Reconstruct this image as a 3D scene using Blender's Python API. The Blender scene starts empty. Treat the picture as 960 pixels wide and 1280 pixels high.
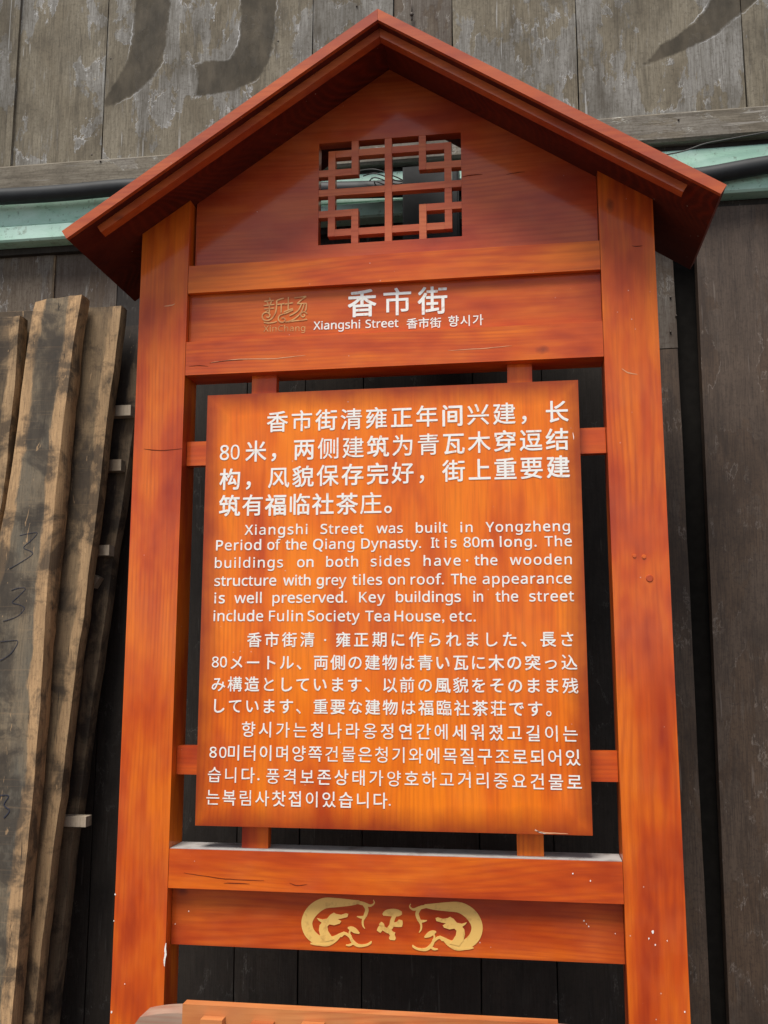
import bpy, bmesh, math, random
from mathutils import Vector, Matrix, noise
random.seed(7)
S = bpy.context.scene
C = S.collection

# ------------------------------------------------------------------ camera
F_PX = 1198.9
YAW, PITCH = 0.1476, 0.1557
CAM = Vector((0.2759, -1.9078, 1.5))
fw = Vector((-math.sin(YAW) * math.cos(PITCH), math.cos(YAW) * math.cos(PITCH), math.sin(PITCH)))
rt = Vector((math.cos(YAW), math.sin(YAW), 0))
up = rt.cross(fw)
cd = bpy.data.cameras.new('camera')
cd.sensor_fit = 'VERTICAL'; cd.sensor_height = 24; cd.lens = F_PX / 1280 * 24
cd.clip_start = 0.02; cd.clip_end = 500
cam = bpy.data.objects.new('camera', cd); C.objects.link(cam)
M3 = Matrix((rt, up, -fw)).transposed()
cam.matrix_world = Matrix.Translation(CAM) @ M3.to_4x4()
S.camera = cam

# ------------------------------------------------------------------ daylight
SUN_EL, SUN_AZ = math.radians(63), math.radians(-16)      # high soft sun behind the camera, a little to its left
w = bpy.data.worlds.new('World'); S.world = w; w.use_nodes = True
wn = w.node_tree
bg = wn.nodes['Background']; bg.inputs['Strength'].default_value = 0.05
sky = wn.nodes.new('ShaderNodeTexSky'); sky.sky_type = 'NISHITA'; sky.sun_disc = False
sky.sun_elevation = SUN_EL; sky.air_density = 0.7; sky.dust_density = 0.3; sky.ozone_density = 1.0
sky.sun_rotation = math.radians(180) + SUN_AZ * -1
hs = wn.nodes.new('ShaderNodeHueSaturation'); hs.inputs['Saturation'].default_value = 0.35   # thin white cloud
wn.links.new(sky.outputs[0], hs.inputs['Color']); wn.links.new(hs.outputs[0], bg.inputs['Color'])
sl = bpy.data.lights.new('sun', 'SUN'); sl.energy = 1.5; sl.angle = math.radians(24); sl.color = (1, 0.95, 0.88)
so = bpy.data.objects.new('sun', sl); C.objects.link(so)
sdir = Vector((math.sin(SUN_AZ) * math.cos(SUN_EL), -math.cos(SUN_AZ) * math.cos(SUN_EL), math.sin(SUN_EL)))
so.rotation_euler = sdir.to_track_quat('Z', 'Y').to_euler(); so.location = (0, 0, 8)
S.view_settings.view_transform = 'Standard'; S.view_settings.look = 'None'
S.view_settings.exposure = 1.64; S.view_settings.gamma = 1
S.cycles.max_bounces = 8

# ------------------------------------------------------------------ helpers
def at(px, py, Y=0.0, k=0.0):
    """point where the sight line of a photo pixel meets the plane y = Y + k*z"""
    d = fw + rt * ((px - 480) / F_PX) - up * ((py - 640) / F_PX)
    t = (Y + k * CAM.z - CAM.y) / (d.y - k * d.z)
    return CAM + d * t

def empty(name, loc, label, cat, group=None):
    o = bpy.data.objects.new(name, None); C.objects.link(o); o.location = loc
    o.empty_display_size = 0.1
    o['label'] = label; o['category'] = cat
    if group: o['group'] = group
    return o

def tag(o, label, cat, group=None):
    o['label'] = label; o['category'] = cat
    if group: o['group'] = group
    return o

def link(name, me, mat, parent=None, smooth=False):
    o = bpy.data.objects.new(name, me); C.objects.link(o)
    if mat: me.materials.append(mat)
    if smooth:
        for p in me.polygons: p.use_smooth = True
    if parent:
        o.parent = parent
        o.matrix_parent_inverse = Matrix.Translation(-world_loc(parent))
    return o

def world_loc(o):
    return o.location.copy() if o.parent is None else Vector(o.get('wl', (0, 0, 0)))

def local(o):
    """move an object's origin to its bounding-box centre (its mesh is in world coordinates)"""
    me = o.data
    c = sum((v.co for v in me.vertices), Vector()) / max(1, len(me.vertices))
    me.transform(Matrix.Translation(-c))
    o.location = c
    return o

def finish(name, bm, mat, parent=None, smooth=False):
    bmesh.ops.recalc_face_normals(bm, faces=bm.faces)
    me = bpy.data.meshes.new(name); bm.to_mesh(me); bm.free()
    if parent is None:
        o = link(name, me, mat, None, smooth)
        return local(o)
    # children keep a zero inverse: their location is relative to the parent's world origin
    o = bpy.data.objects.new(name, me); C.objects.link(o)
    if mat: me.materials.append(mat)
    if smooth:
        for p in me.polygons: p.use_smooth = True
    c = sum((v.co for v in me.vertices), Vector()) / max(1, len(me.vertices))
    me.transform(Matrix.Translation(-c))
    o.parent = parent
    o['_w'] = tuple(c)
    pw = Vector(parent['_w']) if '_w' in parent else parent.location
    o.location = c - Vector(pw)
    return o

def add_prism(bm, poly, y0, y1):
    """poly: list of (x, z) anticlockwise seen from the front; extruded from y0 to y1"""
    f = [bm.verts.new((x, y0, z)) for x, z in poly]
    b = [bm.verts.new((x, y1, z)) for x, z in poly]
    bm.faces.new(f); bm.faces.new(b[::-1])
    n = len(poly)
    for i in range(n):
        bm.faces.new((f[i], b[i], b[(i + 1) % n], f[(i + 1) % n]))

def bevel(bm, d, seg=2):
    es = [e for e in bm.edges if len(e.link_faces) == 2 and e.calc_face_angle(0) > 0.5]
    bmesh.ops.bevel(bm, geom=es, offset=d, segments=seg, affect='EDGES', profile=0.5)

def box_bm(x0, x1, y0, y1, z0, z1, bev=0.002):
    bm = bmesh.new()
    add_prism(bm, [(x0, z0), (x1, z0), (x1, z1), (x0, z1)], y0, y1)
    if bev: bevel(bm, bev)
    return bm

def box(name, x0, x1, y0, y1, z0, z1, mat, parent=None, bev=0.002):
    return finish(name, box_bm(x0, x1, y0, y1, z0, z1, bev), mat, parent)

def ribbon(bm, pts, y, thick=0.0006, closed=False):
    """pts: (x, z, half width) -> a flat stroke with depth"""
    n = len(pts); L = []; R = []
    for i, (x, z, h) in enumerate(pts):
        a = pts[max(0, i - 1)]; b = pts[min(n - 1, i + 1)]
        t = Vector((b[0] - a[0], b[1] - a[1]))
        if t.length < 1e-9: t = Vector((1, 0))
        t.normalize(); nx, nz = -t.y, t.x
        L.append((x + nx * h, z + nz * h)); R.append((x - nx * h, z - nz * h))
    rows = []
    for (l, r) in zip(L, R):
        rows.append([bm.verts.new((l[0], y - thick, l[1])), bm.verts.new((r[0], y - thick, r[1])),
                     bm.verts.new((r[0], y, r[1])), bm.verts.new((l[0], y, l[1]))])
    for a, b in zip(rows, rows[1:]):
        for i in range(4):
            bm.faces.new((a[i], a[(i + 1) % 4], b[(i + 1) % 4], b[i]))
    bm.faces.new(rows[0]); bm.faces.new(rows[-1][::-1])

def smooth_pts(pts, n=4):
    """Catmull-Rom through (x, z, h)"""
    P = [Vector(p) for p in pts]; out = []
    for i in range(len(P) - 1):
        p0 = P[max(0, i - 1)]; p1 = P[i]; p2 = P[i + 1]; p3 = P[min(len(P) - 1, i + 2)]
        for j in range(n):
            t = j / n
            out.append(0.5 * ((2 * p1) + (p2 - p0) * t + (2 * p0 - 5 * p1 + 4 * p2 - p3) * t * t + (3 * p1 - p0 - 3 * p2 + p3) * t ** 3))
    out.append(P[-1])
    return [tuple(p) for p in out]

# ------------------------------------------------------------------ materials
def new_mat(name):
    m = bpy.data.materials.new(name); m.use_nodes = True
    nt = m.node_tree
    return m, nt, nt.nodes['Principled BSDF']

class G:
    """little node-graph helper"""
    def __init__(s, nt): s.nt = nt
    def n(s, t, **k):
        x = s.nt.nodes.new(t)
        for a, b in k.items(): setattr(x, a, b)
        return x
    def l(s, a, b): s.nt.links.new(a, b)
    def coords(s, scale, rand=True, off=0):
        tc = s.n('ShaderNodeTexCoord')
        mp = s.n('ShaderNodeMapping'); mp.inputs['Scale'].default_value = scale
        if rand:
            oi = s.n('ShaderNodeObjectInfo')
            mu = s.n('ShaderNodeMath', operation='MULTIPLY_ADD'); mu.inputs[1].default_value = 37.0; mu.inputs[2].default_value = off
            s.l(oi.outputs['Random'], mu.inputs[0])
            ad = s.n('ShaderNodeVectorMath', operation='ADD')
            s.l(tc.outputs['Object'], ad.inputs[0]); s.l(mu.outputs[0], ad.inputs[1])
            s.l(ad.outputs[0], mp.inputs['Vector'])
        else:
            s.l(tc.outputs['Object'], mp.inputs['Vector'])
        return mp.outputs[0]
    def noise(s, vec, scale, detail=4, rough=0.55, dist=0.0):
        x = s.n('ShaderNodeTexNoise'); x.inputs['Scale'].default_value = scale
        x.inputs['Detail'].default_value = detail; x.inputs['Roughness'].default_value = rough
        x.inputs['Distortion'].default_value = dist
        s.l(vec, x.inputs['Vector']); return x.outputs['Fac']
    def ramp(s, fac, stops, interp='LINEAR'):
        r = s.n('ShaderNodeValToRGB'); r.color_ramp.interpolation = interp
        e = r.color_ramp.elements
        while len(e) < len(stops): e.new(0.5)
        for i, (p, c) in enumerate(stops):
            e[i].position = p; e[i].color = (*c, 1) if len(c) == 3 else c
        s.l(fac, r.inputs[0]); return r.outputs[0]
    def mix(s, fac, a, b, mode='MIX'):
        m = s.n('ShaderNodeMix', data_type='RGBA', blend_type=mode)
        if isinstance(fac, (int, float)): m.inputs[0].default_value = fac
        else: s.l(fac, m.inputs[0])
        for i, v in ((6, a), (7, b)):
            if isinstance(v, tuple): m.inputs[i].default_value = (*v, 1)
            else: s.l(v, m.inputs[i])
        return m.outputs[2]
    def math(s, op, a, b=None):
        m = s.n('ShaderNodeMath', operation=op)
        for i, v in ((0, a), (1, b)):
            if v is None: continue
            if isinstance(v, (int, float)): m.inputs[i].default_value = v
            else: s.l(v, m.inputs[i])
        return m.outputs[0]
    def bump(s, bsdf, h, strength=0.3, dist=0.001):
        b = s.n('ShaderNodeBump'); b.inputs['Strength'].default_value = strength; b.inputs['Distance'].default_value = dist
        s.l(h, b.inputs['Height']); s.l(b.outputs[0], bsdf.inputs['Normal'])
        return b.outputs[0]

BW = [(0.0, (0, 0, 0)), (1.0, (1, 1, 1))]
def bw(a, b): return [(a, (0, 0, 0)), (b, (1, 1, 1))]
def wb(a, b): return [(a, (1, 1, 1)), (b, (0, 0, 0))]

def varnished(name, axis, deep=(0.33, 0.027, 0.003), mid=(0.55, 0.074, 0.004), hot=(0.73, 0.150, 0.005),
              edge=0.0, coat=0.5, rough=0.55, seed=0.0, dust=0.25, blot_=0.75, ring=0.32):
    """red-orange varnished fir; axis = direction of the grain"""
    m, nt, b = new_mat(name); g = G(nt)
    ax = 'XYZ'.index(axis)
    st = [1.0, 1.0, 1.0]; st[ax] = 0.16
    v = g.coords(tuple(st), off=seed)
    wv = g.coords((1, 1, 1), off=seed + 3)
    bst = [1.0, 1.0, 1.0]; bst[ax] = 0.38
    big = g.noise(g.coords(tuple(bst), off=seed + 5), 9.0, 3, 0.6, 0.2)                      # blotches of the stain
    blot = g.noise(v, 16.0, 3, 0.6, 0.2)
    f = g.math('ADD', g.math('MULTIPLY', big, 0.6), g.math('MULTIPLY', blot, 0.4))
    col = g.ramp(f, [(0.35, deep), (0.46, mid), (0.58, hot)])
    # growth rings: bands bent by a slow noise
    warp = g.noise(v, 4.0, 2, 0.5)
    x = g.n('ShaderNodeSeparateXYZ'); g.l(v, x.inputs[0])
    across = x.outputs[2 if ax == 0 else 0]
    ph = g.math('ADD', g.math('MULTIPLY', across, 520.0), g.math('MULTIPLY', warp, 110.0))
    rings = g.math('MULTIPLY', g.math('ADD', g.math('SINE', ph), 1.0), 0.5)
    ringm = g.ramp(g.noise(wv, 3.0, 2), bw(0.40, 0.60))
    rf = g.math('MULTIPLY', g.math('POWER', rings, 2.0), g.math('MULTIPLY', ringm, ring))
    col = g.mix(rf, col, (0.30, 0.030, 0.005))
    fine_s = [260.0, 260.0, 260.0]; fine_s[ax] = 9.0
    fine = g.noise(g.coords(tuple(fine_s), off=seed), 1.0, 3, 0.6)
    col = g.mix(g.math('MULTIPLY', g.ramp(fine, bw(0.52, 0.75)), 0.20), col, (0.24, 0.022, 0.004))
    streak_s = [95.0, 95.0, 95.0]; streak_s[ax] = 3.2
    streak = g.noise(g.coords(tuple(streak_s), off=seed + 1), 1.0, 3, 0.6)
    col = g.mix(g.math('MULTIPLY', g.ramp(streak, bw(0.48, 0.68)), 0.34 * blot_), col, deep)
    col = g.mix(g.math('MULTIPLY', g.ramp(g.noise(v, 34.0, 5, 0.7), bw(0.50, 0.70)), 0.18 * blot_), col, tuple(c * 0.6 for c in deep))
    # knots and small dark faults
    ks = [1.0, 1.0, 1.0]; ks[ax] = 0.7
    vo = g.n('ShaderNodeTexVoronoi'); vo.inputs['Scale'].default_value = 7.0; vo.inputs['Randomness'].default_value = 1.0
    g.l(g.coords(tuple(ks), off=seed + 9), vo.inputs['Vector'])
    kn = g.math('ADD', vo.outputs['Distance'], g.math('MULTIPLY', g.noise(wv, 60.0, 2), 0.06))
    knot = g.ramp(kn, wb(0.055, 0.115))
    col = g.mix(g.math('MULTIPLY', knot, 0.75), col, (0.13, 0.018, 0.006))
    # nicks and tiny white spots of plaster
    sp = g.n('ShaderNodeTexVoronoi'); sp.inputs['Scale'].default_value = 38.0; g.l(wv, sp.inputs['Vector'])
    spm = g.math('MULTIPLY', g.ramp(sp.outputs['Distance'], wb(0.035, 0.06)), g.ramp(g.noise(wv, 5.0, 1), bw(0.55, 0.62)))
    col = g.mix(g.math('MULTIPLY', spm, 0.7), col, (0.62, 0.52, 0.45))
    # fine dust film, thicker here and there
    dn = g.noise(wv, 9.0, 5, 0.65)
    dm = g.ramp(dn, bw(0.45, 0.78))
    col = g.mix(g.math('MULTIPLY', dm, dust * 0.2), col, (0.50, 0.32, 0.22))
    if edge > 0:   # rim of the board rubbed with darker stain
        tc = g.n('ShaderNodeTexCoord'); sx = g.n('ShaderNodeSeparateXYZ'); g.l(tc.outputs['Generated'], sx.inputs[0])
        def rim(o, wdt):
            d = g.math('MINIMUM', o, g.math('SUBTRACT', 1.0, o))
            return g.math('DIVIDE', d, wdt)
        d = g.math('MINIMUM', rim(sx.outputs[0], 1.0), rim(sx.outputs[2], 0.9))
        d = g.math('ADD', d, g.math('MULTIPLY', g.math('SUBTRACT', g.noise(wv, 14.0, 3), 0.5), 0.05))
        col = g.mix(g.math('MULTIPLY', g.ramp(d, wb(0.0, 0.06)), edge), col, (0.20, 0.016, 0.004))
    g.l(col, b.inputs['Base Color'])
    r = g.n('ShaderNodeMapRange'); r.inputs[3].default_value = rough - 0.08; r.inputs[4].default_value = rough + 0.18
    g.l(dn, r.inputs[0]); g.l(r.outputs[0], b.inputs['Roughness'])
    b.inputs['Specular IOR Level'].default_value = 0.2
    b.inputs['Coat Weight'].default_value = coat; b.inputs['Coat Roughness'].default_value = 0.11
    b.inputs['Coat IOR'].default_value = 1.45
    h = g.math('ADD', g.math('MULTIPLY', fine, 0.5), g.math('MULTIPLY', g.noise(wv, 28.0, 3), 0.9))
    nrm = g.bump(b, h, 0.14, 0.0010)
    g.l(nrm, b.inputs['Coat Normal'])
    return m

M = {}
M['wood_v'] = varnished('varnished_wood_upright', 'Z')
M['wood_h'] = varnished('varnished_wood_level', 'X', seed=11)
M['wood_panel'] = varnished('varnished_wood_panel', 'X', deep=(0.30, 0.024, 0.003), mid=(0.50, 0.064, 0.005), hot=(0.66, 0.125, 0.008), edge=0.4, seed=23)
M['wood_gable'] = varnished('varnished_wood_gable', 'X', deep=(0.30, 0.026, 0.006), mid=(0.45, 0.056, 0.010), hot=(0.56, 0.10, 0.016), seed=31, dust=0.4, coat=0.8)
M['wood_board'] = varnished('varnished_wood_board', 'Z', deep=(0.52, 0.062, 0.003), mid=(0.76, 0.145, 0.004), hot=(0.86, 0.205, 0.004), edge=0.8, seed=41, coat=0.3, blot_=0.55, ring=0.20)
M['lattice'] = varnished('varnished_wood_lattice_sheen', 'X', deep=(0.45, 0.075, 0.028), mid=(0.58, 0.12, 0.045), hot=(0.66, 0.17, 0.06), seed=81, coat=0.6)  # paler, pinker than the panel: sky sheen on the bars put into the colour
M['roof_under_shade'] = varnished('varnished_wood_roof_board_shaded', 'X', deep=(0.055, 0.007, 0.003), mid=(0.09, 0.011, 0.004), hot=(0.12, 0.016, 0.005), seed=71, dust=0.05, coat=0.05, rough=0.7)  # roof wood darkened: the shade under the roof is painted into the colour
M['wood_roof'] = varnished('varnished_wood_roof', 'X', deep=(0.26, 0.030, 0.008), mid=(0.38, 0.058, 0.012), hot=(0.50, 0.095, 0.016), seed=53, dust=0.5, coat=1.0)
M['wood_bench'] = varnished('bench_wood', 'X', deep=(0.36, 0.10, 0.03), mid=(0.50, 0.17, 0.05), hot=(0.60, 0.24, 0.08), seed=61, dust=0.6)

M['bench_grey'] = varnished('bench_wood_faded', 'X', deep=(0.22, 0.13, 0.09), mid=(0.32, 0.21, 0.15), hot=(0.40, 0.29, 0.22), seed=67, dust=0.9)

def flat_paint(name, c, rough=0.5, wear=None, wamt=0.3, scale=120.0, lo=0.56, hi=0.70):
    m, nt, b = new_mat(name); g = G(nt)
    v = g.coords((1, 1, 1))
    n1 = g.noise(v, scale, 3, 0.6)
    col = g.mix(g.math('MULTIPLY', g.ramp(n1, bw(lo, hi)), wamt), c, wear or tuple(x * 0.6 for x in c))
    g.l(col, b.inputs['Base Color']); b.inputs['Roughness'].default_value = rough
    return m
M['white_paint'] = flat_paint('white_lettering_paint', (0.84, 0.81, 0.76), 0.5, (0.60, 0.34, 0.20), 0.6)
M['gold_paint'] = flat_paint('gold_paint', (0.78, 0.48, 0.13), 0.45, (0.42, 0.20, 0.05), 0.5, 60)
M['carved_gold'] = flat_paint('worn_gilding', (0.66, 0.34, 0.115), 0.5, (0.42, 0.13, 0.03), 0.7, 70, 0.45, 0.6)
M['dust_film'] = flat_paint('grey_dust', (0.36, 0.34, 0.32), 0.95, (0.16, 0.12, 0.10), 0.6, 30, 0.5, 0.7)

def weathered(name, base, base2, pale, dark, axis='Z', peel=0.5, rough=0.85, pale_amt=0.6, strip=(1, 1, 0.28), sat=1.0, relief=0.0022):
    """old planks with what is left of paint and putty"""
    m, nt, b = new_mat(name); g = G(nt)
    ax = 'XYZ'.index(axis)
    stv = [1.0, 1.0, 1.0]; stv[ax] = 0.45
    st2 = [1.0, 1.0, 1.0]; st2[ax] = 0.12
    v = g.coords(tuple(stv)); vs = g.coords(tuple(st2), off=2); wv = g.coords((1, 1, 1), off=5)
    col = g.mix(g.ramp(g.noise(v, 9.0, 6, 0.65, 0.4), bw(0.38, 0.62)), base, base2)
    gs = [420.0, 420.0, 420.0]; gs[ax] = 14.0
    grain = g.noise(g.coords(tuple(gs)), 1.0, 4, 0.7)
    # islands of remaining grey putty with pale broken rims, on some boards more than on others
    oi = g.n('ShaderNodeObjectInfo')
    pn = g.math('ADD', g.noise(v, 8.0, 9, 0.66, 0.25), g.math('MULTIPLY', g.math('SUBTRACT', oi.outputs['Random'], 0.5), 0.06))
    c0 = 0.508 + (0.5 - peel) * 0.2
    isl = g.ramp(pn, bw(c0 - 0.006, c0 + 0.006))
    putty = g.mix(g.ramp(g.noise(vs, 34.0, 5, 0.65), bw(0.40, 0.62)), tuple(p * 0.55 for p in pale), pale)
    col = g.mix(g.math('MULTIPLY', isl, pale_amt), col, putty)
    rim = g.ramp(g.math('ABSOLUTE', g.math('SUBTRACT', pn, c0)), wb(0.003, 0.008))
    rimm = g.ramp(g.noise(wv, 17.0, 4), bw(0.50, 0.60))
    col = g.mix(g.math('MULTIPLY', g.math('MULTIPLY', rim, rimm), 0.8), col, tuple(min(0.6, p * 1.9) for p in pale))
    # pale runs down the boards, dark runs, grime, grain
    run = g.ramp(g.noise(g.coords(tuple(x * 55 for x in st2), off=21), 1.0, 5, 0.7), bw(0.60, 0.70))
    col = g.mix(g.math('MULTIPLY', run, 0.45), col, pale)
    run2 = g.ramp(g.noise(g.coords(tuple(x * 38 for x in st2), off=29), 1.0, 5, 0.7), bw(0.52, 0.66))
    col = g.mix(g.math('MULTIPLY', run2, 0.55), col, dark)
    bl = g.ramp(g.noise(wv, 5.0, 6, 0.65), bw(0.48, 0.66))
    col = g.mix(g.math('MULTIPLY', bl, 0.55), col, dark)
    speck = g.noise(wv, 130.0, 5, 0.8)
    col = g.mix(g.math('MULTIPLY', g.ramp(speck, bw(0.50, 0.66)), 0.55), col, dark)
    col = g.mix(g.math('MULTIPLY', g.ramp(grain, bw(0.44, 0.66)), 0.6), col, dark)
    # a few hairline scratches
    ss = [300.0, 300.0, 300.0]; ss[ax] = 18.0
    sc = g.ramp(g.noise(g.coords(tuple(ss), off=17), 0.35, 2, 0.4), bw(0.71, 0.74))
    col = g.mix(g.math('MULTIPLY', sc, 0.4), col, tuple(min(0.6, p * 1.5) for p in pale))
    # each board has its own tone
    tone = g.n('ShaderNodeMapRange'); tone.inputs[3].default_value = 0.0; tone.inputs[4].default_value = 0.40
    g.l(oi.outputs['Random'], tone.inputs[0])
    col = g.mix(tone.outputs[0], col, tuple(c * 0.9 for c in dark))
    # what is left of a painted character (attribute 'brush': 0.5 on its outline, more inside)
    ba = g.n('ShaderNodeAttribute', attribute_name='brush')
    be = g.math('ADD', ba.outputs['Fac'], g.math('MULTIPLY', g.math('SUBTRACT', g.noise(wv, 30.0, 5, 0.65), 0.5), 0.5))
    ink_ = g.mix(g.ramp(g.noise(v, 22.0, 5, 0.65), bw(0.38, 0.64)), (0.040, 0.032, 0.021), (0.085, 0.068, 0.046))
    col = g.mix(g.math('MULTIPLY', g.ramp(be, bw(0.47, 0.60)), 0.95), col, ink_)
    brim = g.math('MULTIPLY', g.ramp(g.math('ABSOLUTE', g.math('SUBTRACT', be, 0.46)), wb(0.012, 0.035)), g.ramp(g.noise(wv, 7.0, 2), bw(0.48, 0.60)))
    col = g.mix(g.math('MULTIPLY', brim, 0.6), col, tuple(min(0.6, p * 1.8) for p in pale))
    g.l(col, b.inputs['Base Color']); b.inputs['Roughness'].default_value = rough
    b.inputs['Specular IOR Level'].default_value = 0.3
    h = g.math('ADD', g.math('ADD', g.math('MULTIPLY', grain, 0.45), g.math('MULTIPLY', isl, 0.28)), g.math('MULTIPLY', g.noise(wv, 40.0, 5), 0.5))
    g.bump(b, h, 0.55, relief)
    return m

M['grey_plank'] = weathered('weathered_grey_plank', (0.175, 0.145, 0.100), (0.26, 0.225, 0.165), (0.37, 0.37, 0.365), (0.062, 0.050, 0.035))
M['grey_plank_h'] = weathered('weathered_grey_rail', (0.19, 0.160, 0.120), (0.25, 0.220, 0.17), (0.33, 0.31, 0.28), (0.070, 0.056, 0.040), axis='X', pale_amt=0.45)
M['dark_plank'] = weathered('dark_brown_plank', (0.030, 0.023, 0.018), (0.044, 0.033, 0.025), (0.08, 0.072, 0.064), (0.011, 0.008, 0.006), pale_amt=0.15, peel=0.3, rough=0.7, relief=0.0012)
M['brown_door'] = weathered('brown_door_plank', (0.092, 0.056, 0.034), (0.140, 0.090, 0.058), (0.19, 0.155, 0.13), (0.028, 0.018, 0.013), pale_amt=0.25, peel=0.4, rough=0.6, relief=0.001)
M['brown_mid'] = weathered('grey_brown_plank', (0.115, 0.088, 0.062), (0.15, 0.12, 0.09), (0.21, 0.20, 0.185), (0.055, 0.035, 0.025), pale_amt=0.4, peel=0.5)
M['slab'] = None

def green_paint():
    m, nt, b = new_mat('faded_green_paint'); g = G(nt)
    v = g.coords((0.35, 1, 1)); wv = g.coords((1, 1, 1), off=2)
    col = g.mix(g.ramp(g.noise(v, 18.0, 5, 0.6, 0.4), bw(0.36, 0.66)), (0.33, 0.56, 0.43), (0.50, 0.70, 0.60))
    col = g.mix(g.math('MULTIPLY', g.ramp(g.noise(wv, 90.0, 4, 0.7), bw(0.58, 0.68)), 0.6), col, (0.10, 0.14, 0.09))
    col = g.mix(g.math('MULTIPLY', g.ramp(g.noise(wv, 14.0, 5, 0.7), bw(0.60, 0.66)), 0.5), col, (0.22, 0.24, 0.17))
    g.l(col, b.inputs['Base Color']); b.inputs['Roughness'].default_value = 0.6
    g.bump(b, g.noise(wv, 55.0, 5, 0.7), 0.5, 0.0015)
    return m
M['green'] = green_paint()

def slab_mat(name, face, face2, sap, dark):
    """sawn slabs: darker heartwood face, pale sapwood towards the waney edges (vertex colour 'edge' marks how near)"""
    m, nt, b = new_mat(name); g = G(nt)
    v = g.coords((1, 1, 0.22)); wv = g.coords((1, 1, 1), off=8)
    col = g.mix(g.ramp(g.noise(v, 14.0, 5, 0.62, 0.5), bw(0.35, 0.65)), face, face2)
    at_ = g.n('ShaderNodeAttribute', attribute_name='edge')
    e = g.math('ADD', at_.outputs['Fac'], g.math('MULTIPLY', g.math('SUBTRACT', g.noise(v, 24.0, 5, 0.65, 0.3), 0.5), 0.9))
    col = g.mix(g.ramp(e, bw(0.51, 0.62)), col, g.mix(g.ramp(g.noise(v, 40.0, 4), bw(0.35, 0.65)), tuple(s * 0.72 for s in sap), sap))
    col = g.mix(g.math('MULTIPLY', g.ramp(g.noise(wv, 10.0, 5, 0.65, 0.4), bw(0.48, 0.60)), 0.80), col, dark)
    grain = g.noise(g.coords((330, 330, 9)), 1.0, 4, 0.65)
    col = g.mix(g.math('MULTIPLY', g.ramp(grain, bw(0.46, 0.70)), 0.45), col, dark)
    speck = g.noise(wv, 220.0, 3, 0.7)
    col = g.mix(g.math('MULTIPLY', g.ramp(speck, bw(0.56, 0.70)), 0.4), col, dark)
    bark = g.ramp(g.math('ADD', at_.outputs['Fac'], g.math('MULTIPLY', g.math('SUBTRACT', g.noise(v, 30.0, 5, 0.7), 0.5), 1.4)), bw(1.02, 1.12))
    col = g.mix(g.math('MULTIPLY', bark, 0.8), col, (0.075, 0.042, 0.026))
    blue = g.ramp(g.noise(g.coords((1, 1, 0.5), off=6), 7.0, 5, 0.65), bw(0.50, 0.62))
    col = g.mix(g.math('MULTIPLY', g.math('MULTIPLY', blue, g.math('SUBTRACT', 1.0, g.ramp(e, bw(0.51, 0.62)))), 0.8), col, tuple(d * 0.9 for d in dark))
    crack = g.ramp(g.noise(g.coords((120, 120, 5), off=33), 1.0, 3, 0.6, 0.5), bw(0.68, 0.705))
    col = g.mix(g.math('MULTIPLY', crack, 0.8), col, (0.02, 0.015, 0.012))
    # saw marks across
    saw = g.noise(g.coords((6, 6, 260), off=4), 1.0, 2)
    col = g.mix(g.math('MULTIPLY', g.ramp(saw, bw(0.60, 0.72)), 0.08), col, tuple(min(1, s * 1.25) for s in sap))
    # pale scrapes
    sc = g.ramp(g.noise(g.coords((60, 60, 16), off=14), 1.0, 3, 0.7, 0.8), bw(0.66, 0.70))
    col = g.mix(g.math('MULTIPLY', sc, 0.45), col, tuple(min(1, s * 1.3) for s in sap))
    g.l(col, b.inputs['Base Color']); b.inputs['Roughness'].default_value = 0.8
    b.inputs['Specular IOR Level'].default_value = 0.3
    h = g.math('ADD', g.math('MULTIPLY', grain, 0.6), g.math('MULTIPLY', g.noise(wv, 45.0, 5), 0.7))
    g.bump(b, h, 0.6, 0.0022)
    return m
M['slab_front'] = slab_mat('sawn_slab_grey_heart', (0.12, 0.105, 0.080), (0.24, 0.175, 0.105), (0.50, 0.31, 0.155), (0.045, 0.036, 0.028))
M['slab_mid'] = slab_mat('sawn_slab_brown', (0.16, 0.105, 0.058), (0.24, 0.165, 0.09), (0.42, 0.27, 0.14), (0.042, 0.031, 0.022))
M['slab_back'] = slab_mat('sawn_slab_dark', (0.055, 0.043, 0.033), (0.085, 0.064, 0.046), (0.20, 0.14, 0.085), (0.022, 0.017, 0.014))
M['stick'] = slab_mat('pale_batten_wood', (0.42, 0.34, 0.25), (0.48, 0.40, 0.30), (0.48, 0.40, 0.30), (0.20, 0.15, 0.10))

def simple(name, c, rough=0.5, spec=0.5, bump=0.0, bscale=40):
    m, nt, b = new_mat(name); g = G(nt)
    v = g.coords((1, 1, 1))
    n = g.noise(v, bscale, 4, 0.6)
    g.l(g.mix(g.ramp(n, bw(0.35, 0.7)), c, tuple(x * 1.6 for x in c)), b.inputs['Base Color'])
    b.inputs['Roughness'].default_value = rough; b.inputs['Specular IOR Level'].default_value = spec
    if bump: g.bump(b, n, bump, 0.002)
    return m
M['rubber'] = simple('black_rubber', (0.012, 0.013, 0.014), 0.6, 0.4, 0.3, 25)
M['cable'] = simple('thin_dark_cable', (0.03, 0.028, 0.025), 0.5)
M['black'] = simple('black_gap_sheet', (0.008, 0.007, 0.006), 0.9, 0.1)
M['iron'] = simple('rusty_iron', (0.06, 0.045, 0.035), 0.6)
M['ink'] = simple('blue_black_crayon', (0.012, 0.014, 0.03), 0.6)
M['faded_ink'] = weathered('faded_dark_brushwork', (0.055, 0.043, 0.030), (0.085, 0.068, 0.050), (0.17, 0.16, 0.145), (0.036, 0.027, 0.019), pale_amt=0.25, peel=0.42, relief=0.001)

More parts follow.
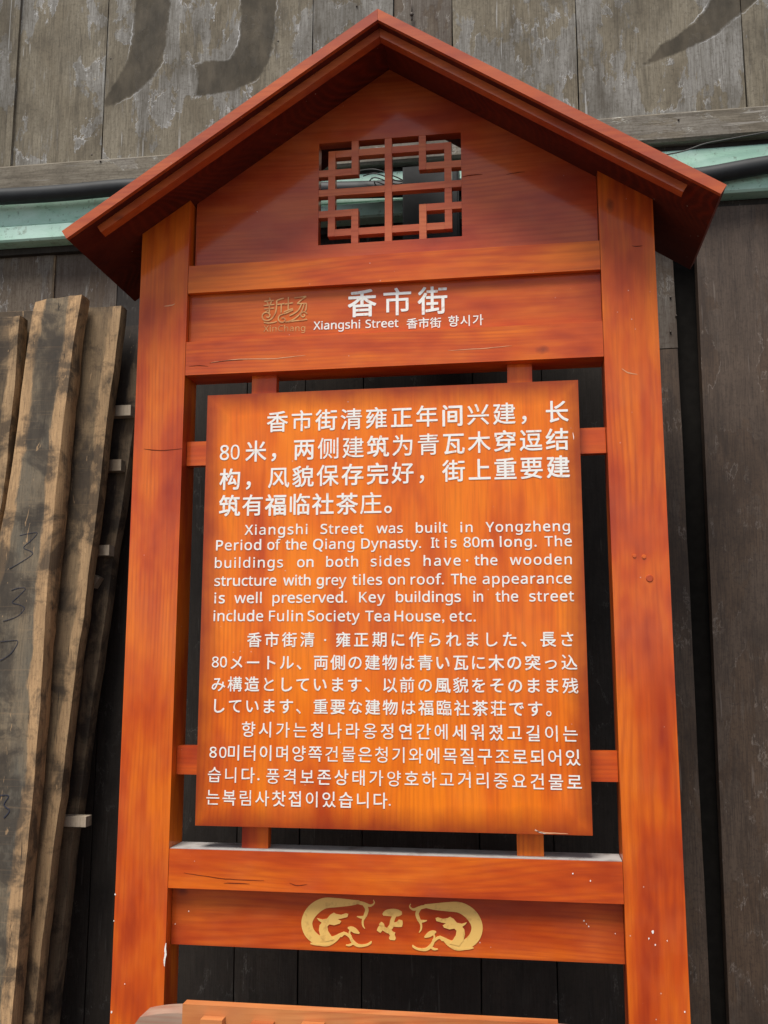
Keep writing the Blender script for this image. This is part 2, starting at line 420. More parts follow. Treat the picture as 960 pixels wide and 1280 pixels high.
def paving_mat():
    m, nt, b = new_mat('grey_stone_slab'); g = G(nt)
    v = g.coords((1, 1, 1))
    g.l(g.mix(g.ramp(g.noise(v, 12, 6, 0.65), bw(0.3, 0.7)), (0.045, 0.043, 0.040), (0.075, 0.071, 0.066)), b.inputs['Base Color'])
    b.inputs['Roughness'].default_value = 0.8
    g.bump(b, g.noise(v, 60, 5, 0.7), 0.4, 0.002)
    return m
M['stone'] = paving_mat()

# ------------------------------------------------------------------ ground
bm = bmesh.new()
vs = [bm.verts.new(p) for p in ((-60, -60, 0), (60, -60, 0), (60, 60, 0), (-60, 60, 0))]
bm.faces.new(vs)
gr = finish('ground', bm, M['stone']); gr['kind'] = 'structure'

# ------------------------------------------------------------------ timber wall behind
YW, YU, YG, YR = 0.42, 0.40, 0.372, 0.355       # lower planks, upper planks, green beam, grey rail
wall = empty('timber_wall', (0, YW, 0), 'weathered timber wall with peeling grey planks above a green beam and dark planks below', 'wall')
X0, X1 = -2.6, 2.6
ZTOP = 3.9
def zat(px, py, Y): return at(px, py, Y).z
def xat(px, py, Y): return at(px, py, Y).x
z_ru, z_rl = zat(480, 169, YR), zat(480, 203, YR)          # grey rail top / bottom
z_gt, z_gm, z_gb = zat(480, 214, YG), zat(480, 253, YG), zat(480, 273, YG)
z_low = zat(480, 292, YW)
# outlines of the faded brushstrokes of the big painted characters, on the plane of the upper planks
STROKES = [
    [(p.x, p.z) for p in (at(a, c, YU) for a, c in [(170, -30), (215, -30), (212, 20), (209, 55), (203, 78), (190, 98), (172, 115), (150, 129), (131, 135), (131, 126), (140, 110), (150, 93), (159, 76), (165, 50), (169, 20)])],
    [(p.x, p.z) for p in (at(a, c, YU) for a, c in [(302, -30), (347, -30), (345, 30), (342, 60), (335, 83), (320, 101), (300, 111), (272, 118), (241, 122), (248, 104), (247, 92), (240, 80), (262, 76), (286, 74), (296, 62), (300, 40), (301, 0)])],
    [(p.x, p.z) for p in (at(a, c, YU) for a, c in [(800, 82), (812, 70), (830, 52), (850, 40), (866, 28), (880, 12), (892, -5), (905, -25), (960, -30), (945, 0), (930, 15), (912, 28), (898, 42), (880, 52), (858, 62), (830, 74), (815, 80)])],
]
def brush(x, z):
    best = -1e9
    for poly in STROKES:
        ins = False; d2 = 1e9; n = len(poly)
        for i in range(n):
            x1, z1 = poly[i]; x2, z2 = poly[(i + 1) % n]
            if (z1 > z) != (z2 > z) and x < (x2 - x1) * (z - z1) / (z2 - z1) + x1: ins = not ins
            dx, dz = x2 - x1, z2 - z1
            t = max(0, min(1, ((x - x1) * dx + (z - z1) * dz) / (dx * dx + dz * dz)))
            d2 = min(d2, (x - x1 - t * dx) ** 2 + (z - z1 - t * dz) ** 2)
        d = math.sqrt(d2)
        best = max(best, d if ins else -d)
    return max(0.0, min(1.0, 0.5 + best / 0.05))

# upper planks
seams_u = [(-640, 100), (-420, 100), (-230, 100), (-60, 100), (17, 100), (132, 100), (391, 60), (492, 10), (565, 30), (721, 60), (929, 60), (1150, 60), (1330, 60), (1520, 60), (1700, 60)]
xs = [xat(a, b_, YU) for a, b_ in seams_u]
def plank(name, xa, xb, z0, z1, yf, mat, thick=0.025, gap=0.0015, jag=0.0, fine=False):
    """one board: slightly wandering edges and its own small offset and cupping"""
    bm = bmesh.new()
    n = max(6, int((z1 - z0) / (0.008 if fine else 0.09))); cols = max(4, int((xb - xa) / 0.008)) if fine else 4
    lay = bm.verts.layers.float.new('brush') if fine else None
    g0 = [[], []]
    sd = random.random() * 100
    dy = random.uniform(-0.002, 0.002)
    for side, yy in ((0, yf + dy), (1, yf + dy + thick)):
        for i in range(n + 1):
            z = z0 + (z1 - z0) * i / n
            row = []
            for j in range(cols + 1):
                t = j / cols
                x = xa + gap + (xb - xa - 2 * gap) * t
                if j == 0: x += 0.0015 * noise.noise(Vector((sd, z * 6, 0)))
                if j == cols: x += 0.0015 * noise.noise(Vector((sd + 9, z * 6, 0)))
                y = yy + (0.0012 * math.cos((t - 0.5) * 6.0) + 0.0012 * noise.noise(Vector((sd, z * 3, t * 2)))) * (1 - side)
                zz = z
                if i == n and jag: zz += jag * noise.noise(Vector((x * 90, 3.1, sd)))
                v_ = bm.verts.new((x, y, zz))
                if fine and side == 0: v_[lay] = brush(x, zz)
                row.append(v_)
            g0[side].append(row)
    F, B = g0
    for i in range(n):
        for j in range(cols):
            bm.faces.new((F[i][j], F[i][j + 1], F[i + 1][j + 1], F[i + 1][j]))
            bm.faces.new((B[i][j], B[i + 1][j], B[i + 1][j + 1], B[i][j + 1]))
        bm.faces.new((F[i][0], F[i + 1][0], B[i + 1][0], B[i][0]))
        bm.faces.new((F[i][cols], B[i][cols], B[i + 1][cols], F[i + 1][cols]))
    for j in range(cols):
        bm.faces.new((F[0][j], B[0][j], B[0][j + 1], F[0][j + 1]))
        bm.faces.new((F[n][j], F[n][j + 1], B[n][j + 1], B[n][j]))
    es = [e for e in bm.edges if len(e.link_faces) == 2 and e.calc_face_angle(0) > 1.0]
    bmesh.ops.bevel(bm, geom=es, offset=0.0012, segments=1, affect='EDGES')
    o = finish(name, bm, mat, wall)
    return o
for i, (a, b_) in enumerate(zip(xs, xs[1:])):
    dark = abs(seams_u[i][0] - 492) < 2
    yy = YU + (0.006 if dark else 0)
    o = plank('plank', a, b_, z_ru - 0.01, ZTOP if not (-0.9 < a < 1.3) else 3.78, yy, M['brown_mid'] if dark else M['grey_plank'],
              fine=(not dark) and any(b_ > min(p[0] for p in st) and a < max(p[0] for p in st) for st in STROKES))
    if -0.9 < a < 1.3: plank('plank', a, b_, 3.7805, ZTOP, yy, M['brown_mid'] if dark else M['grey_plank'])
    if dark: o['label'] = 'darker brown recessed plank'
# thin moulding strip on the left and narrow lath over a seam
xa = xat(12, 100, YU - 0.012)
box('moulding', xa, xa + 0.018, YU - 0.012, YU + 0.004, z_ru + 0.002, ZTOP, M['grey_plank'], wall, 0.004)
box('light_stop_board', X0, X1, YW + 0.035, YW + 0.055, 0.0, ZTOP, M['black'], wall, 0)  # unseen black sheet, added to stop light leaking through the plank gaps
# grey rail, wavy along its upper arris
def long_beam(name, z0, z1, yf, mat, thick=0.06, wob=0.0025, bev=0.006, nseg=60):
    bm = bmesh.new()
    prof = [(yf + thick, z0), (yf + bev, z0), (yf, z0 + bev), (yf, z1 - bev), (yf + bev, z1), (yf + thick, z1)]
    rows = []
    sd = random.random() * 50
    for i in range(nseg + 1):
        x = X0 + (X1 - X0) * i / nseg
        o = wob * noise.noise(Vector((x * 2.2, sd, 0))); o2 = wob * noise.noise(Vector((x * 2.7, sd, 5)))
        rows.append([bm.verts.new((x, y + (o2 if k in (1, 2, 3, 4) else 0), z + (o if k > 2 else o2))) for k, (y, z) in enumerate(prof)])
    for a, b_ in zip(rows, rows[1:]):
        for k in range(6):
            bm.faces.new((a[k], a[(k + 1) % 6], b_[(k + 1) % 6], b_[k]))
    bm.faces.new(rows[0]); bm.faces.new(rows[-1][::-1])
    return finish(name, bm, mat, wall, False)
long_beam('rail', z_rl, z_ru, YR, M['grey_plank_h'])
gb = long_beam('green_beam', z_gm + 0.0015, z_gt, YG, M['green'], 0.05, 0.002)
gl = long_beam('green_ledge', z_gb, z_gm, YG - 0.014, M['green'], 0.062, 0.002, 0.005)
box('painted_shadow_strip', X0, X1, YW - 0.018, YW + 0.02, z_low, z_gb + 0.003, M['dark_plank'], wall, 0.002)  # dark strip that paints in the shadow band under the green ledge
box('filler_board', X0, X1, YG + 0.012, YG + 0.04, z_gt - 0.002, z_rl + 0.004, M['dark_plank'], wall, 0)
# lower planks, left part: grey-brown; behind the sign: nearly black, own dark brown plus shade in the colour; right: brown door
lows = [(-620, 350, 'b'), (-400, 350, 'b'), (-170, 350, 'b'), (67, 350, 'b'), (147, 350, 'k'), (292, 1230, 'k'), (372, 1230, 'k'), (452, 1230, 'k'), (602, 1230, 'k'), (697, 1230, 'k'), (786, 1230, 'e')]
xl = [(xat(a, b_, YW), c) for a, b_, c in lows]
x_door0 = xat(862, 400, YW - 0.03)
x_gap0 = xat(846, 400, YW)
xl.append((x_gap0, 'end'))
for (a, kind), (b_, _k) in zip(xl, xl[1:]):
    if kind == 'b':
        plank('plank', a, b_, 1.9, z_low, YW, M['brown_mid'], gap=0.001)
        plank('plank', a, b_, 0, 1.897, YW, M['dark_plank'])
    elif kind == 'e':
        zs = zat(835, 435, YW)
        plank('plank', a, b_, zs, z_low, YW, M['brown_mid'], jag=0.0)
        plank('plank', a, b_, 0, zs - 0.003, YW, M['brown_door'])
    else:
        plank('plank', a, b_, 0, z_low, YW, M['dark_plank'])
# pale bead over a seam on the left
xb = xat(67, 350, YW - 0.004)
box('bead', xb - 0.003, xb + 0.003, YW - 0.006, YW + 0.002, 1.9, z_low - 0.002, M['slab_mid'], wall, 0.0015)
# the door leaf to the right of the black gap
door = empty('plank_door', (x_door0 + 0.4, YW - 0.03, 0), 'dark brown wooden door leaf right of the black gap beside the signboard', 'door')
dx = x_door0
for wdt in (0.36, 0.33, 0.31, 0.35):
    bm = box_bm(dx + 0.0006, dx + wdt - 0.0006, YW - 0.03, YW + 0.005, 0.02, z_low - 0.005, 0.0015)
    finish('board', bm, M['brown_door'], door)
    dx += wdt
# lean of the door leaf: it hangs a little out of plumb, as in the photograph
door.rotation_euler = (0, math.radians(0.55), 0)

# hanging iron pin on the dark plank
px = at(515, 20, YU)
bm = bmesh.new()
bmesh.ops.create_uvsphere(bm, u_segments=12, v_segments=8, radius=0.0055, matrix=Matrix.Translation((px.x, YU - 0.006, px.z)))
bmesh.ops.create_cone(bm, segments=8, radius1=0.0016, radius2=0.0012, depth=0.05, matrix=Matrix.Translation((px.x, YU - 0.004, px.z + 0.026)), cap_ends=True)
bmesh.ops.create_cone(bm, segments=8, radius1=0.0022, radius2=0.003, depth=0.014, matrix=Matrix.Translation((px.x, YU - 0.004, px.z - 0.009)), cap_ends=True)
finish('iron_pin', bm, M['iron'], wall, True)
# nail heads
for (a, b_, Y) in [(139, 74, YU), (115, 194, YR), (126, 202, YR), (348, 52, YU), (446, 8, YU), (848, 150, YR), (845, 395, YW), (838, 415, YW), (838, 372, YW)]:
    p = at(a, b_, Y)
    bm = bmesh.new()
    bmesh.ops.create_uvsphere(bm, u_segments=8, v_segments=6, radius=0.0026, matrix=Matrix.Translation((p.x, Y - 0.002, p.z)))
    finish('nail', bm, M['iron'], wall, True)

# tubes
def tube(name, pts, r, mat, parent=None, seg=12, sub=8):
    P = [Vector(p) for p in pts]; out = []
    for i in range(len(P) - 1):
        p0 = P[max(0, i - 1)]; p1 = P[i]; p2 = P[i + 1]; p3 = P[min(len(P) - 1, i + 2)]
        for j in range(sub):
            t = j / sub
            out.append(0.5 * ((2 * p1) + (p2 - p0) * t + (2 * p0 - 5 * p1 + 4 * p2 - p3) * t * t + (3 * p1 - p0 - 3 * p2 + p3) * t ** 3))
    out.append(P[-1])
    bm = bmesh.new(); rows = []
    for i, p in enumerate(out):
        t = (out[min(i + 1, len(out) - 1)] - out[max(i - 1, 0)]).normalized()
        a = t.cross(Vector((0, 0, 1)))
        if a.length < 0.1: a = t.cross(Vector((0, 1, 0)))
        a.normalize(); b_ = t.cross(a)
        rows.append([bm.verts.new(p + (a * math.cos(2 * math.pi * k / seg) + b_ * math.sin(2 * math.pi * k / seg)) * r) for k in range(seg)])
    for a, b_ in zip(rows, rows[1:]):
        for k in range(seg): bm.faces.new((a[k], a[(k + 1) % seg], b_[(k + 1) % seg], b_[k]))
    bm.faces.new(rows[0]); bm.faces.new(rows[-1][::-1])
    return finish(name, bm, mat, parent, True)
yp = YG - 0.032
R_H = 0.0215
pp = [at(x, y, yp) for x, y in ((-420, 268), (-200, 256), (0, 246), (80, 241), (160, 234), (260, 232), (380, 238), (500, 236), (620, 233), (740, 229), (820, 226), (880, 220), (960, 206), (1080, 190), (1300, 172))]
tag(tube('hose', pp, R_H, M['rubber']), 'thick black hose running along the green beam behind the little roof', 'hose')
yc = YR - 0.004
pc = [at(x, y, yc) for x, y in ((600, 226), (700, 212), (800, 198), (850, 190), (880, 180), (905, 175), (960, 165), (1040, 152), (1200, 136))]
tag(tube('thin_cable', pc, 0.0018, M['cable'], seg=8), 'thin dark cable along the top of the green beam at right', 'cable')
pc = [at(x, y, YG - 0.003) for x, y in ((-300, 304), (0, 288), (60, 285), (110, 282), (300, 268), (700, 245), (905, 237), (960, 231), (1200, 214))]
tag(tube('black_wire', pc, 0.0013, M['cable'], seg=8), 'thin black wire along the lower ledge of the green beam', 'wire')
# tangle of wires behind the lattice window
for k in range(4):
    pc = [at(446 + 8 * k, 214 + 6 * k, yp - 0.03), at(470, 212 + 5 * k, yp - 0.045), at(497, 222 + 4 * k, yp - 0.035), at(520, 232 - 5 * k, yp - 0.03), at(560, 226 + 3 * k, yp - 0.02)]
    tag(tube('loose_wire', pc, 0.0016, M['cable'], seg=6), ['uppermost', 'second', 'third', 'lowest'][k] + ' loose dark wire in the tangle seen through the lattice window', 'wire', 'loose wires behind the lattice')

# small dark box fixed to the green beam, seen through the right half of the lattice
ja, jb = at(503, 208, YG - 0.075), at(574, 302, YG - 0.075)
jbox = empty('junction_box', ((ja.x + jb.x) / 2, YG, jb.z), 'small dark junction box on the green beam, seen through the right half of the lattice', 'junction box')
finish('case', box_bm(ja.x, jb.x, YG - 0.07, YG - 0.0145, jb.z, ja.z, 0.003), M['rubber'], jbox)
finish('cover', box_bm(ja.x + 0.004, jb.x - 0.004, YG - 0.0765, YG - 0.0702, jb.z + 0.004, ja.z - 0.004, 0.002), M['rubber'], jbox)

# ------------------------------------------------------------------ stacked waney slabs leaning on the wall
def slab(name, left, right, outer, ztop_px, Y0, k, thick, mat, label, sd, n=70, top_skew=0.0):
    """left/right/outer: photo outlines (px, py) of the front face and of the waney edge; face plane y = Y0 + k z"""
    def curve(lst, Yo):
        W = [at(x, y, Yo, k) for x, y in lst]
        W = sorted(W, key=lambda p: p.z)
        for _ in range(2):
            W = [W[0]] + [Vector(((W[i - 1].x + 2 * W[i].x + W[i + 1].x) / 4, W[i].y, W[i].z)) for i in range(1, len(W) - 1)] + [W[-1]]
        def f(z):
            if z <= W[0].z:
                a, b_ = W[0], W[min(2, len(W) - 1)]
                s = (b_.x - a.x) / (b_.z - a.z) * 0.6
                return a.x + s * (z - a.z)
            for a, b_ in zip(W, W[1:]):
                if z <= b_.z: return a.x + (b_.x - a.x) * (z - a.z) / (b_.z - a.z)
            return W[-1].x
        return f
    fl, fr, fo = curve(left, Y0), curve(right, Y0), curve(outer, Y0 + thick * 0.55)
    zt = at(*ztop_px, Y0, k).z
    bm = bmesh.new(); rows = []; cols = 8
    lay = bm.verts.layers.float.new('edge')
    eds = []
    for i in range(n + 1):
        z = zt * i / n
        w1 = 0.0020 * noise.noise(Vector((sd, z * 9, 1))) + 0.0012 * noise.noise(Vector((sd, z * 40, 1)))
        w2 = 0.0020 * noise.noise(Vector((sd, z * 9, 7))) + 0.0012 * noise.noise(Vector((sd, z * 40, 7)))
        xl_, xr_ = fl(z) + w1, fr(z) + w2
        xo = max(xr_ + 0.003, fo(z) + w2 + 0.003 * noise.noise(Vector((sd, z * 25, 3))))
        y = Y0 + k * z
        row = []; e = []
        wd = xr_ - xl_
        for j in range(cols + 1):
            t = j / cols
            x = xl_ + wd * t
            yy = y + 0.0015 * noise.noise(Vector((x * 12, z * 4, sd)))
            zz = z + (top_skew * (t - 0.5) + 0.004 * noise.noise(Vector((x * 40, sd, 2)))) * (1 if i == n else 0)
            if i == n: yy += 0.002
            row.append((x, yy, zz)); e.append(max(0, 1 - min(t, 1 - t) * wd / 0.030 * 0.5))
        zz = row[-1][2]
        row.append((xo - (xo - xr_) * 0.25, y + thick * 0.28, zz)); e.append(1.12)
        row.append((xo, y + thick * 0.6, zz)); e.append(1.2)
        row.append((xo - 0.002, y + thick, zz)); e.append(0.8)
        row.append((xl_ - 0.004, y + thick, row[0][2])); e.append(0.8)
        row.append((xl_ - 0.006, y + thick * 0.5, row[0][2])); e.append(0.9)
        rows.append([bm.verts.new(p) for p in row]); eds.append(e)
    m = len(rows[0])
    for a, b_ in zip(rows, rows[1:]):
        for j in range(m): bm.faces.new((a[j], a[(j + 1) % m], b_[(j + 1) % m], b_[j]))
    bm.faces.new(rows[0]); bm.faces.new(rows[-1][::-1])
    bmesh.ops.recalc_face_normals(bm, faces=bm.faces)
    for r, e in zip(rows, eds):
        for v, q in zip(r, e): v[lay] = q
    es = [e for e in bm.edges if len(e.link_faces) == 2 and e.calc_face_angle(0) > 1.0]
    o = finish(name, bm, mat)
    for p in o.data.polygons: p.use_smooth = True
    bpy.context.view_layer.update()
    try:
        o.data.set_sharp_from_angle(angle=math.radians(38))
    except Exception:
        for p in o.data.polygons: p.use_smooth = False
    tag(o, label, 'timber slab', 'waney timber slabs leaning beside the sign')
    return o
KA, YA = 0.05, 0.100
A_right = [(101, 372), (99, 385), (94, 414), (90, 440), (85, 489), (78, 527), (73, 585), (66, 656), (61, 703), (56, 761), (55, 821), (51, 877), (46, 943), (38, 1018), (36, 1046), (30, 1103), (24, 1179), (14, 1275)]
A_outer = [(105, 378), (104, 392), (101, 425), (95, 485), (92, 501), (90, 527), (87, 574), (80, 644), (74, 703), (68, 760), (62, 821), (56, 877), (50, 943), (42, 1018), (40, 1046), (34, 1103), (27.5, 1179), (17, 1275)]
A_left = [(43, 374), (39, 395), (34, 440), (27, 480), (24.6, 510), (23, 539), (14, 585), (5, 644), (0, 670), (-14, 761), (-26, 877), (-42, 1018), (-60, 1179), (-74, 1275)]
slabA = slab('waney_plank', A_left, A_right, A_outer, (72, 372), YA, KA, 0.045, M['slab_front'],
     'front slab with crayon squiggles, grey face and pale bark edges, tallest of the leaning stack', 1.3, top_skew=0.012)
B_right = [(151, 388), (150, 400), (147, 432), (142, 466), (137, 494), (130, 550), (126, 602), (119, 658), (112, 705), (103, 778), (99, 807), (91, 865), (83, 936), (74, 1006), (72, 1023), (63, 1092), (57, 1137), (51, 1195), (44, 1263)]
B_outer = [(155, 390), (154, 400), (151, 432), (145, 466), (140, 494), (134, 550), (129, 602), (123, 658), (117, 705), (108, 778), (104, 807), (96, 865), (88, 936), (79, 1006), (76, 1023), (67, 1092), (60, 1137), (54, 1195), (47, 1263)]
B_left = [(x - 185, y) for x, y in B_right]
slab('waney_plank', B_left, B_right, B_outer, (90, 385), 0.170, 0.045, 0.035, M['slab_mid'],
     'broad brown slab directly behind the one with crayon squiggles', 5.1, top_skew=-0.004)
C_right = [(186, 405), (178, 460), (167, 527), (160, 592), (150, 644), (142, 691), (132, 761), (126, 819), (115, 877), (108, 936), (98, 1013), (92, 1034), (85, 1103), (76, 1195), (67, 1263)]
C_outer = [(x + 3, y) for x, y in C_right]
C_left = [(x - 150, y) for x, y in C_right]
slab('waney_plank', C_left, C_right, C_outer, (160, 407), 0.262, 0.04, 0.035, M['slab_back'],
     'rearmost dark slab behind the pale spacer sticks, next to the red post', 9.7)
D_right = [(24, 397), (22.5, 442), (18, 489), (16, 500), (10.5, 562), (5, 620), (-1, 658), (-20, 760), (-40, 900), (-62, 1060), (-95, 1275)]
D_outer = [(x + 3, y) for x, y in D_right]
D_left = [(x - 95, y) for x, y in D_right]
slab('waney_plank', D_left, D_right, D_outer, (0, 396), YA + 0.006, KA, 0.04, M['slab_mid'],
     'leftmost leaning slab, cut off by the left edge of the photo', 14.2)
# crayon squiggles on the front slab
def squiggle(pts, ox, oy, sc, wdt=0.0011):
    bm = bmesh.new()
    q = [(ox + x / sc, oy + y / sc) for x, y in pts]
    sp = smooth_pts([(x, y, 0) for x, y in q], 4)
    W = [at(x, y, YA - 0.0012, KA) for x, y, _ in sp]
    # ribbon on the leaning plane: follow y from each point
    L = []
    for i, p in enumerate(W):
        a = W[max(0, i - 1)]; b_ = W[min(len(W) - 1, i + 1)]
        t = (b_ - a).normalized(); nrm = Vector((-t.z, 0, t.x)); nrm.y = KA * nrm.z
        h = wdt * (0.45 + 0.4 * abs(noise.noise(p * 80)))
        L.append((bm.verts.new(p + nrm * h), bm.verts.new(p - nrm * h),
                  bm.verts.new(p - nrm * h + Vector((0, 0.0008, 0))), bm.verts.new(p + nrm * h + Vector((0, 0.0008, 0)))))
    for a, b_ in zip(L, L[1:]):
        for k in range(4): bm.faces.new((a[k], a[(k + 1) % 4], b_[(k + 1) % 4], b_[k]))
    slabA['_w'] = tuple(slabA.location)
    finish('crayon_mark', bm, M['ink'], slabA)
squiggle([(105, 808), (150, 798), (198, 794), (165, 835), (125, 872), (160, 890), (172, 908), (120, 945), (50, 985)], 0, 480, 4.267)
squiggle([(60, 1100), (100, 1088), (135, 1092), (95, 1135), (65, 1165), (105, 1178), (130, 1198), (90, 1240), (15, 1265)], 0, 480, 4.267)
squiggle([(0, 180), (50, 175), (95, 178), (60, 240), (0, 280)], 0, 760, 4.267)
squiggle([(0, 1000), (45, 1002), (20, 1050), (50, 1080), (20, 1120)], 0, 760, 4.267, 0.0016)
# spacer sticks between the slabs
for (x0, x1, y0, y1, lab) in [(110, 163, 506, 519, 'pale spacer stick poking out highest beside the dark rear slab'),
                              (100, 151, 574, 588, 'second pale spacer stick from the top of the leaning slabs'),
                              (92, 136, 681, 694, 'third pale spacer stick, halfway down the leaning slabs'),
                              (70, 107, 1021, 1034, 'lowest and longest spacer stick, weathered grey, near the slab bottoms')]:
    yq = 0.262 + 0.04 * at(x1, y0, 0.28).z - 0.031
    a, b_ = at(x0, y0, yq), at(x1, y1, yq)
    o = box('spacer_stick', a.x, b_.x, yq, yq + 0.03, b_.z, at(x1, y0, yq).z, M['stick'], None, 0.0012)
    tag(o, lab, 'stick', 'spacer sticks between the slabs')
yq = 0.262 + 0.04 * 1.65 - 0.03
bm = bmesh.new()
P = [at(x, y, yq) for x, y in ((108, 732), (116, 735), (124, 722), (117, 718), (108, 720))]
add_prism(bm, [(p.x, p.z) for p in P], yq, yq + 0.028)
tag(finish('wood_wedge', bm, M['stick']), 'small pointed wood wedge poking out below the third spacer stick', 'wedge')

# ------------------------------------------------------------------ the signboard
SG = empty('information_sign', (0, 0.037, 0), 'tall red orange varnished wooden street information board with a little gabled roof', 'signboard')
A_, HW = 0.4414, 0.55
Z1, Z2, Z3, Z4, Z5, Z6 = 2.1105, 1.1332, 1.0588, 2.3583, 2.2958, 2.1848
YD = 0.075
RY0, RY1 = -0.1421, 0.2136
ZA, EX, EZ = 2.8276, 0.6662, 2.3889
SL = (ZA - EZ) / EX
TH = 0.0207
TZ = TH * math.sqrt(1 + SL * SL)             # vertical thickness
def zu(x): return ZA - TZ - abs(x) * SL       # underside of the roof
# posts, cut to the slope
for s in (-1, 1):
    xi, xo = s * A_, s * HW
    poly = [(xi, 0), (xo, 0), (xo, zu(xo) - 0.0006), (xi, zu(xi) - 0.0006)]
    if s < 0: poly = poly[::-1]
    bm = bmesh.new(); add_prism(bm, poly, 0, YD); bevel(bm, 0.002)
    finish('post', bm, M['wood_v'], SG)
e = 0.0008
box('upper_rail', -A_ + e, A_ - e, 0.001, YD - 0.001, Z5, Z4, M['wood_h'], SG, 0.0018)
box('middle_rail', -A_ + e, A_ - e, 0.0008, YD - 0.001, Z1, Z6, M['wood_h'], SG, 0.0018)
lr = box('lower_rail', -A_ + e, A_ - e, 0.0008, YD - 0.001, Z3, Z2, M['wood_h'], SG, 0.0022)
# dust lying on top of the lower rail
bm = bmesh.new()
add_prism(bm, [(-A_ + 0.001, Z2 + 0.0002), (A_ - 0.001, Z2 + 0.0002), (A_ - 0.001, Z2 + 0.0012), (-A_ + 0.001, Z2 + 0.0012)], 0.0035, YD - 0.002)
finish('dust_layer', bm, M['dust_film'], lr)
YH = 0.015
header = box('header_panel', -A_ + e, A_ - e, YH, YH + 0.03, Z6 - 0.002, Z5 + 0.002, M['wood_panel'], SG, 0)
YC = 0.0265
zc = at(213, 1180, YC).z
carved = box('carved_panel', -A_ + e, A_ - e, YC, YC + 0.025, zc, Z3 + 0.002, M['wood_panel'], SG, 0.0018)
# gable panel with its window opening
YGb = 0.026
wl, wr = at(398.2, 243, YGb).x, at(576.8, 230, YGb).x
wz1, wz0 = at(487, 172.5, YGb).z, at(487, 301, YGb).z
bm = bmesh.new()
T = 0.026
ex = A_ - 0.012
def pz(x): return zu(x) - 0.0008
add_prism(bm, [(-A_ + 0.006, Z4 - 0.001), (wl, Z4 - 0.001), (wl, pz(wl)), (-A_ + 0.006, pz(A_ - 0.006))], YGb, YGb + T)
add_prism(bm, [(wr, Z4 - 0.001), (A_ - 0.001, Z4 - 0.001), (A_ - 0.001, pz(A_ - 0.001)), (wr, pz(wr))], YGb, YGb + T)
add_prism(bm, [(wl, Z4 - 0.001), (wr, Z4 - 0.001), (wr, wz0), (wl, wz0)], YGb, YGb + T)
add_prism(bm, [(wl, wz1), (wr, wz1), (wr, pz(wr)), (0, pz(0)), (wl, pz(wl))], YGb, YGb + T)
gable = finish('gable_panel', bm, M['wood_gable'], SG)
# lattice
W_, H_ = wr - wl, wz1 - wz0
bwid = 0.0155
def LX(u): return wl + W_ * u
def LZ(v): return wz1 - H_ * v
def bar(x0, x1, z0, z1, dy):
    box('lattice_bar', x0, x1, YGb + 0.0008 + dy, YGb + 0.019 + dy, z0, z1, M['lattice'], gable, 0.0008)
hb = bwid / 2
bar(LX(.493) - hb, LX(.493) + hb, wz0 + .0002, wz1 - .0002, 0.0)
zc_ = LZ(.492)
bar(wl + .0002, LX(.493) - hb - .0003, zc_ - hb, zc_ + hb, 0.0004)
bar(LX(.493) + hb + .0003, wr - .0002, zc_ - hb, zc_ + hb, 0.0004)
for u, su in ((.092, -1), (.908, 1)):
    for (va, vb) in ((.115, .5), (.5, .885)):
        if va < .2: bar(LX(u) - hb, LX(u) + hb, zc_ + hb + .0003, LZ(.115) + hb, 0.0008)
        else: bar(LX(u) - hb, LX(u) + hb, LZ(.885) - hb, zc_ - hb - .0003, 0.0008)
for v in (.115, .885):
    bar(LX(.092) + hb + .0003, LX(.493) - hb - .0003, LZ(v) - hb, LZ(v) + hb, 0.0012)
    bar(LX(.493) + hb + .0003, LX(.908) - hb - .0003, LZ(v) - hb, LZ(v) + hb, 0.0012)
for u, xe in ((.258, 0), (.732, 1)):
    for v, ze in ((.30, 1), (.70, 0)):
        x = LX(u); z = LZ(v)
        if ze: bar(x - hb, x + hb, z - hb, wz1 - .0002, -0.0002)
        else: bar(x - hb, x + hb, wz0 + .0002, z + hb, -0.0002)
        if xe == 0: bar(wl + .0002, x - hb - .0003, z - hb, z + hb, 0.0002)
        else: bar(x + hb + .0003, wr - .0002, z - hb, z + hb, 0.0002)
# roof boards
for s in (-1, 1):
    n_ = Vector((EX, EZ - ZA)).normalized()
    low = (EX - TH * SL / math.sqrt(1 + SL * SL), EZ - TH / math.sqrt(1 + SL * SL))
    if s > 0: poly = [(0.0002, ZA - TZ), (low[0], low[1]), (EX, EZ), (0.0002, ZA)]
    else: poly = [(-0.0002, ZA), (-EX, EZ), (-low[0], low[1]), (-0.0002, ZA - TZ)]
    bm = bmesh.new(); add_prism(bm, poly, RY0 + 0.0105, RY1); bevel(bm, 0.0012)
    rf = finish('roof_board', bm, M['roof_under_shade'], SG)
    bm = bmesh.new(); add_prism(bm, poly, RY0, RY0 + 0.010); bevel(bm, 0.0016)
    finish('fascia', bm, M['wood_roof'], rf)
    # small batten under the front edge
    sx = 0.026; hgt = 0.0165; dep = 0.022
    c = 1 / math.sqrt(1 + SL * SL)
    xe = at(860, 241, RY0 + sx).x if s > 0 else -at(121, 293, RY0 + sx).x
    top = lambda x: zu(x) - 0.0003
    hz = hgt / c
    poly = [(0.0002, top(0) - hz), (xe - hgt * SL * c, top(xe) - hgt * c), (xe, top(xe)), (0.0002, top(0))]
    if s < 0: poly = [(-x, z) for x, z in poly][::-1]
    bm = bmesh.new(); add_prism(bm, poly, RY0 + sx, RY0 + sx + dep); bevel(bm, 0.0025)
    finish('eave_batten', bm, M['wood_roof'], rf)

